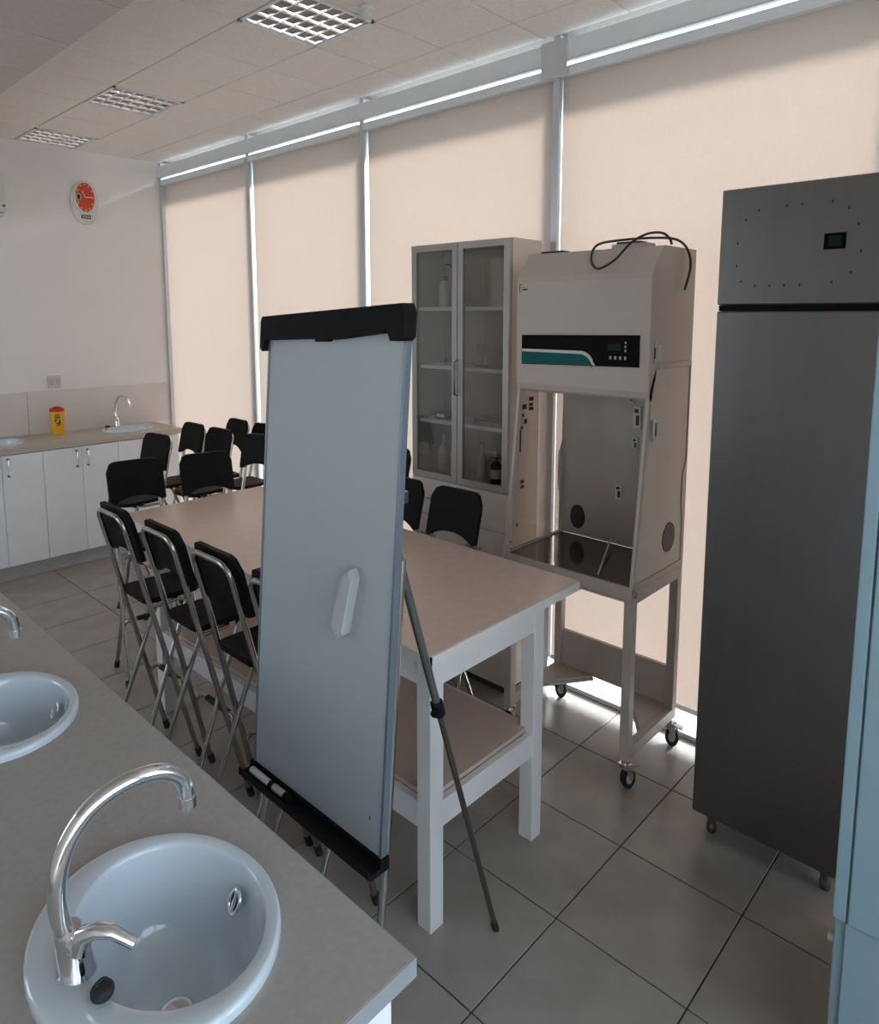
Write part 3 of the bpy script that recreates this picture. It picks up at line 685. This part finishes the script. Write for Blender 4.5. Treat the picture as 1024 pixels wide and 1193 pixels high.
onp([(1.6165, 1.516), (1.6165, 1.563)] + [(y + .006, z - .002) for y, z in arc] + [(1.306, 1.524)], .0052, teal_m, 'teal_stripe')
onp([(1.245, 1.578), (1.195, 1.579), (1.195, 1.603), (1.245, 1.602)], .0050, lcd_m, 'screen')
for k in range(3): onp([(1.180, 1.575 + k * .014), (1.174, 1.575 + k * .014), (1.174, 1.583 + k * .014), (1.180, 1.583 + k * .014)], .0052, grey_m, 'button')
for k in range(4): onp([(1.238 - k * .019, 1.548), (1.230 - k * .019, 1.548), (1.230 - k * .019, 1.559), (1.238 - k * .019, 1.559)], .0052, grey_m, 'button')
# maker's mark: a capital E with a line of fine print
lg = G(); 
for (y0, y1, z0, z1) in ((1.634, 1.631, 1.79, 1.818), (1.634, 1.623, 1.815, 1.818), (1.634, 1.625, 1.803, 1.806), (1.634, 1.623, 1.79, 1.793), (1.620, 1.612, 1.806, 1.809), (1.620, 1.596, 1.795, 1.801)):
    lg.add([(fx(z) - .0008, y, z) for y, z in ((y0, z0), (y1, z0), (y1, z1), (y0, z1))], [(0, 1, 2, 3)])
part('logo', lg, dark_m, t)
def gx(z): return 2.140 + (z - .745) * (2.212 - 2.140) / .665
# side frames and panels
for y, m in ((HY0, side_acryl_m), (HY1 - .012, acryl_m)):
    poly = [(gx(.765) + .016, .770), (HB - .02, .770), (HB - .02, .94), (HB - .034, .975), (HB - .034, 1.11), (HB - .006, 1.165), (HB - .006, 1.515), (gx(1.41) + .065, 1.515), (gx(1.41) + .022, 1.41)]
    part('side_panel', G().prism(poly, 1, y + .003, y + .008), m, t, 'clear plastic side panel')
    f = G().prism([(gx(.745), .745), (gx(.745) + .018, .745), (gx(1.44) + .020, 1.44), (2.280, 1.536), (2.262, 1.536), (gx(1.44), 1.44)], 1, y, y + .012)
    f.box(gx(.745) + .018, HB, y, y + .012, .745, .770)
    f.box(2.28, HB, y, y + .012, 1.516, 1.536)
    f.prism([(HB - .02, .770), (HB, .770), (HB, 1.516), (HB - .006, 1.516), (HB - .006, 1.165), (HB - .034, 1.11), (HB - .034, .975), (HB - .02, .94)], 1, y, y + .012)
    part('side_frame', f, hood_m, t)
part('back_panel', box(HB - .01, HB - .002, HY0 + .012, HY1 - .012, .765, 1.536), hood_in, t)
part('work_surface', box(gx(.75) + .01, HB - .01, HY0 + .012, HY1 - .012, .752, .764, bev=.002), mat('work_steel', (.16, .145, .135), .10, .8, vary=.05), t)
part('front_sill', box(2.138, 2.156, HY0, HY1, .722, .764, bev=.002), hood_m, t)
part('port_disc', G().disc_x(HB - .013, HB - .010, 1.555, .845, .036, .052), dark_m, t)
part('port_disc', G().disc_y(HY0 + .0005, HY0 + .0028, 2.415, .885, .050, .056), mat('port_grey', (.14, .12, .11), .6, spec=.2), t)
part('glass_rod', G().tube([(2.50, 1.375, .80), (2.18, 1.245, .768)], .0035, 8), bottle_w, t)
# fittings: latch, hinges, stickers
part('latch', box(2.242, 2.262, HY0 - .008, HY0, 1.265, 1.345, bev=.002), bottle_w, t)
part('latch_slot', box(2.250, 2.258, HY0 - .010, HY0 - .008, 1.285, 1.330), dark_m, t)
for z in (1.545, 1.60): part('hinge', box(2.236, 2.244, HY0 - .004, HY0 - .0005, z - .008, z + .008), bottle_w, t)
part('hinge', box(2.238, 2.242, HY0 - .003, HY0 - .0005, 1.55, 1.595), dark_m, t)
part('rating_label', box(2.266, 2.286, HY0 - .0008, HY0 + .0005, 1.545, 1.60), paper_m, t)
for (y, z, w_, h_) in ((1.325, 1.385, .03, .06), (1.295, 1.30, .035, .09), (1.300, 1.195, .026, .045), (1.365, .985, .03, .06)):
    s = part('wall_fitting', box(HB - .016, HB - .0105, y - w_ / 2, y + w_ / 2, z - h_ / 2, z + h_ / 2, bev=.002), bottle_w, t)
    part('fitting_slot', box(HB - .0175, HB - .016, y - w_ * .3, y + w_ * .1, z - h_ * .35, z + h_ * .1), dark_m, s); part('fitting_slot', box(HB - .0175, HB - .016, y - w_ * .2, y + w_ * .3, z + h_ * .2, z + h_ * .38), dark_m, s)
for (x, z, w_, h_) in ((2.275, 1.36, .03, .016), (2.275, 1.34, .026, .012), (2.275, 1.322, .03, .014), (2.23, 1.33, .026, .02), (2.23, 1.30, .012, .012), (2.245, 1.27, .016, .02), (2.222, 1.25, .014, .014), (2.215, 1.16, .010, .09), (2.225, 1.03, .022, .014), (2.225, 1.01, .024, .012), (2.20, .86, .01, .012), (2.16, .80, .008, .008)):
    part('printed_mark', box(x, x + w_, HY1 - .0128, HY1 - .0122, z, z + h_), dark_m, t)
# stand
LW_, LZ_ = .034, .722
for (x, y) in ((2.150, HY0), (HB - LW_, HY0), (2.150, HY1 - LW_), (HB - LW_, HY1 - LW_)):
    part('stand_leg', box(x, x + LW_, y, y + LW_, .115, .745 if x > 2.2 else LZ_, bev=.002), hood_m, t)
for y in (HY0, HY1 - .03):
    part('stand_rail', box(2.150 + LW_, HB - LW_, y, y + .03, .700, .744), hood_m, t)
    part('stand_rail', box(2.150 + LW_, HB - LW_, y, y + .03, .118, .160), hood_m, t)
part('stand_rail', box(HB - .03, HB, HY0 + LW_, HY1 - LW_, .700, .744), hood_m, t)
part('stand_rail', box(2.160, 2.185, HY0 + LW_, HY1 - LW_, .700, .722), hood_m, t)
part('back_board', box(HB - .016, HB, HY0 + LW_, HY1 - LW_, .155, .322), hood_m, t)
for y0, s in ((HY0 + .03, 1), (HY1 - .03, -1)):
    part('gusset', G().prism([(HB - .016, y0), (2.30, y0), (HB - .016, y0 + s * .16)], 2, .150, .162), hood_m, t)
    part('gusset_lip', G().tube([(2.30, y0, .145), (HB - .016, y0 + s * .16, .145)], .008, 4), hood_m, t)
def caster(x, y, ang):
    c = part('caster', G().cyl((x, y, .118), (x, y, .098), .014).box(x - .018, x + .018, y - .018, y + .018, .095, .100), chrome_m, t)
    d = Vector((math.cos(ang), math.sin(ang), 0)); n = Vector((-d.y, d.x, 0)); o = Vector((x, y, .040)) + d * .014
    M = Matrix(((d.x, n.x, 0, o.x), (d.y, n.y, 0, o.y), (0, 0, 1, o.z), (0, 0, 0, 1)))
    f = G()
    for s in (-1, 1): f.prism([(-.03, .055), (.012, .055), (.016, 0), (.004, -.008), (-.012, .03), (-.03, .045)], 1, s * .013 - .0015, s * .013 + .0015)
    part('fork', f.xf(M), chrome_m, c)
    n_ = 24; wv = G().disc_y(-.010, .010, 0, 0, .026, .040, n_); part('wheel', wv.xf(M), rubber_m, c)
    part('wheel_hub', G().disc_y(-.0125, .0125, 0, 0, .013, .020, 16).xf(M), grey_m, c)
    part('brake_tab', G().prism([(.0, .052), (.04, .046), (.04, .040), (.0, .046)], 1, -.012, .012).xf(M), chrome_m, c)
caster(2.167, HY0 + .017, -.5); caster(HB - .017, HY0 + .017, .2 - PI / 2); caster(2.167, HY1 - .017, .3); caster(HB - .017, HY1 - .017, -1.3)
cb = [(2.42, HY0 - .016, 1.79), (2.46, HY0 - .016, 1.87), (2.44, HY0 - .012, 1.93), (2.42, HY0 + .02, 1.966), (2.38, 1.17, 1.974), (2.33, 1.27, 1.970), (2.262, 1.335, 1.952), (2.222, 1.335, 1.900), (2.190, 1.290, 1.862), (2.208, 1.235, 1.890), (2.256, 1.200, 1.950), (2.31, 1.168, 1.982), (2.34, 1.13, 1.985), (2.35, 1.105, 1.965), (2.36, 1.10, 1.942)]
S = []
cbv = [Vector(p) for p in cb]
for i in range(len(cbv) - 1):
    p0, p1, p2, p3 = cbv[max(0, i - 1)], cbv[i], cbv[i + 1], cbv[min(len(cbv) - 1, i + 2)]
    for k in range(5):
        u = k / 5; S.append(.5 * ((2 * p1) + (p2 - p0) * u + (2 * p0 - 5 * p1 + 4 * p2 - p3) * u * u + (3 * p1 - p0 - 3 * p2 + p3) * u ** 3))
solo('power_cable', G().tube(S, .0045, 8), cable_m, tuple(cb[4]), 'dark power cable looped over the top of the laminar hood', 'cable')

# ------------------------------------------------------------------ steel fridge
FX, FY0, FY1 = 2.13, .405, .842
t = thing('steel_fridge', (2.34, .62, 0), 'tall stainless steel lab fridge with a plain dark door', 'fridge')
part('body', box(FX + .022, 2.56, FY0 + .004, FY1 - .004, .075, 2.064, bev=.003), steel_d, t)
part('door', box(FX, FX + .021, FY0, FY1, .075, 1.712, bev=.004, seg=2), steel_m, t)
hd = part('head_panel', box(FX, FX + .021, FY0, FY1, 1.732, 2.067, bev=.003), steel_m, t)
part('gap_seal', box(FX + .010, FX + .021, FY0 + .002, FY1 - .002, 1.713, 1.731), black_m, t)
dp = part('display', box(FX - .004, FX, .506, .560, 1.878, 1.921, bev=.002), gloss_b, hd)
part('screen', box(FX - .0046, FX - .004, .516, .548, 1.886, 1.914), lcd_m, dp)
ho = [(.77, 1.975), (.735, 2.00), (.66, 2.005), (.62, 2.005), (.545, 2.005), (.505, 1.985), (.48, 1.94), (.47, 1.87), (.49, 1.815), (.535, 1.79), (.615, 1.785), (.655, 1.785), (.695, 1.785), (.735, 1.785), (.775, 1.80), (.79, 1.845), (.79, 1.91)]
for y, z in ho: part('screw_hole', G().disc_x(FX - .0006, FX + .001, y, z, .0028, .0045, 10), dark_m, hd)
for x in (FX + .045, 2.51):
    for y in (FY0 + .045, FY1 - .05):
        f = part('foot', G().cyl((x, y, .076), (x, y, .030), .016, .014), steel_m, t); part('foot_pad', G().lathe([(0, 0), (.013, 0), (.016, .006), (.016, .022), (.012, .032)], (x, y, 0), 16), steel_m, f)

# ------------------------------------------------------------------ tall cabinet at the right edge
KX, KY = 1.50, .291
t = thing('tall_cabinet', (1.8, -.05, 0), 'tall pale blue-grey cabinet beside the steel fridge', 'cabinet')
part('upper_carcass', box(KX, 2.05, KY - .60, KY, .478, 2.10, bev=.004, seg=2), bluecab_m, t)
part('lower_carcass', box(KX + .012, 2.05, KY - .60, KY + .000, .06, .476, bev=.003), bluecab_m, t)
part('plinth', box(KX + .04, 2.03, KY - .58, KY - .02, 0, .06), edge_m, t)
for a, b in ((KY - .026, KY - .312), (KY - .314, KY - .60)):
    d = part('door', box(KX - .012, KX - .0005, b + .002, a - .002, .482, 2.09, bev=.002), bluecab_m, t)
    part('door', box(KX + .000, KX + .0115, b + .002, a + .004, .07, .472, bev=.002), bluecab_m, t)
part('edge_strip', box(KX - .010, KX - .0005, KY - .024, KY, .480, 2.098, bev=.003, seg=2), bluecab_m, t)
part('side_bolt', G().disc_y(KY, KY + .012, KX + .03, .40, .006, .009), grey_m, t)

# ------------------------------------------------------------------ flip chart easel
BY0, BY1, BZ0, BZ1, BX0, BX1 = .985, 1.462, .575, 1.69, .880, .965
ux = (BX1 - BX0) / (BZ1 - BZ0)
def bxz(z): return BX0 + (z - BZ0) * ux
t = thing('flip_chart', (1.02, 1.2, 0), 'leaning flip chart whiteboard on a tripod beside the table corner', 'whiteboard')
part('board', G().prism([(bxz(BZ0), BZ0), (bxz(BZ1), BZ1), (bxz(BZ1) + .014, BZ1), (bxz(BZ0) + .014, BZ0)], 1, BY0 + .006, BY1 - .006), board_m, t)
fr = G()
for a, b in ((BY0, BY0 + .007), (BY1 - .007, BY1)): fr.prism([(bxz(BZ0) - .002, BZ0), (bxz(BZ1) - .002, BZ1), (bxz(BZ1) + .014, BZ1), (bxz(BZ0) + .014, BZ0)], 1, a, b)
part('side_frame', fr, mat('frame_blue_grey', (.17, .20, .24), .4, .4), t)
# top clamp with notched ends
cl = [(BY0 - .008, 1.705), (BY0 + .002, 1.724), (BY1 + .006, 1.697), (BY1 + .012, 1.685), (BY1 + .012, 1.622), (BY1 + .002, 1.614), (BY1 - .006, 1.640), (1.26, 1.648), (1.255, 1.642), (1.22, 1.643), (1.21, 1.650), (1.19, 1.648), (1.15, 1.652), (BY0 + .06, 1.664), (BY0 + .045, 1.675), (BY0 + .03, 1.650), (BY0 + .0, 1.650), (BY0 - .008, 1.658)]
v = [(bxz(z) + dx, y, z) for dx in (-.018, .016) for y, z in cl]; n = len(cl)
part('clamp_bar', G().add(v, [tuple(range(n)), tuple(range(n, 2 * n))] + [(i, (i + 1) % n, n + (i + 1) % n, n + i) for i in range(n)]), black_m, t)
z = BZ0
tray = part('marker_tray', G().prism([(bxz(z) - .040, z - .012), (bxz(z) - .040, z + .006), (bxz(z) - .036, z + .006), (bxz(z) - .034, z - .006), (bxz(z) - .006, z - .006), (bxz(z) - .006, z + .010), (bxz(z) + .018, z + .010), (bxz(z) + .018, z - .020), (bxz(z) - .030, z - .020)], 1, BY0 - .004, BY1 + .008), black_m, t)
for y, fy in ((BY0 + .018, BY0 + .005), (BY1 - .03, BY1 + .03)):
    l = part('front_leg', G().tube([(bxz(1.2) + .034, y, 1.2), (bxz(z) + .030, y, z), (.835, fy, .0)], .009, 12), tube_m, t)
    part('foot_cap', G().cyl((.834, fy, 0), (.838, fy, .03), .012, n=12), rubber_m, l)
part('back_crossbar', box(bxz(1.33) + .022, bxz(1.33) + .036, BY0 + .01, BY1 - .01, 1.32, 1.345), tube_m, t)
P0, P1 = Vector((1.388, 1.079, 0)), Vector((.998, 1.1149, 1.345)); kn = P0 + (P1 - P0) * (.745 / 1.345)
part('back_leg', G().tube([kn, P1], .0105, 12), mat('leg_upper', (.17, .18, .17), .35, .7), t)
bl = part('back_leg_extension', G().tube([P0 + (P1 - P0) * .01, kn], .0078, 12), mat('leg_lower', (.13, .12, .105), .35, .8), t)
part('foot_cap', G().tube([P0, P0 + (P1 - P0) * .02], .0095, 12), rubber_m, bl)
dv = (P1 - P0).normalized()
part('clamp_knob', G().tube([kn - dv * .022, kn - dv * .018, kn + dv * .018, kn + dv * .022], [.012, .016, .016, .012], 12).cyl(kn, kn + Vector((-.026, -.012, 0)), .008, .010, 12), black_m, t)
part('small_mark', G().add([(bxz(zz) - .0005, y, zz) for y, zz in ((1.028, .648), (1.024, .648), (1.024, .657), (1.028, .657))], [(0, 1, 2, 3)]), dark_m, t)
# eraser: long hexagonal block stuck on the board
ez, ey, ang = 1.090, 1.122, math.radians(-13)
hexp = [(-.020, -.066), (.004, -.080), (.023, -.062), (.020, .068), (.004, .084), (-.020, .060)]
hexp = [(-a, b) for a, b in hexp]; ang = -ang
pts = [(ey + a * math.cos(ang) - b * math.sin(ang), ez + a * math.sin(ang) + b * math.cos(ang)) for a, b in hexp]
g = G(); n = 6
v = [(bxz(zz) - .001, y, zz) for y, zz in pts] + [(bxz(zz) - .022, y, zz) for y, zz in pts] + [(bxz(zz) - .026, ey + (y - ey) * .8, ez + (zz - ez) * .9) for y, zz in pts]
g.add(v, [tuple(range(n))[::-1], tuple(range(2 * n, 3 * n))] + [(k * n + i, k * n + (i + 1) % n, (k + 1) * n + (i + 1) % n, (k + 1) * n + i) for k in range(2) for i in range(n)])
t2 = thing('board_eraser', (bxz(ez), ey, ez), 'grey long board eraser stuck on the whiteboard', 'eraser')
part('eraser_body', g, eraser_m, t2)
part('felt_pad', G().add([(bxz(zz) - .0005, ey + (y - ey) * .97, ez + (zz - ez) * .97) for y, zz in pts] + [(bxz(zz) - .004, ey + (y - ey) * 1.03, ez + (zz - ez) * 1.01) for y, zz in pts], [tuple(range(6)), tuple(range(6, 12))] + [(i, (i + 1) % 6, 6 + (i + 1) % 6, 6 + i) for i in range(6)]), mat('felt', (.20, .20, .21), .9), t2)
for y0, y1, m, l in ((1.36, 1.44, bottle_w, 'white capped marker lying at the end of the flip chart tray'), (1.30, 1.352, grey_m, 'grey stubby marker in the flip chart tray')):
    x = bxz(BZ0) - .020
    t2 = thing('marker', (x, (y0 + y1) / 2, BZ0 - .006), l, 'marker', 'markers in the tray')
    part('barrel', G().cyl((x, y0, BZ0 + .004), (x, y1, BZ0 + .004), .0085, n=14), m, t2); part('cap', G().cyl((x, y0 - .016, BZ0 + .004), (x, y0, BZ0 + .004), .0092, n=14), black_m, t2)
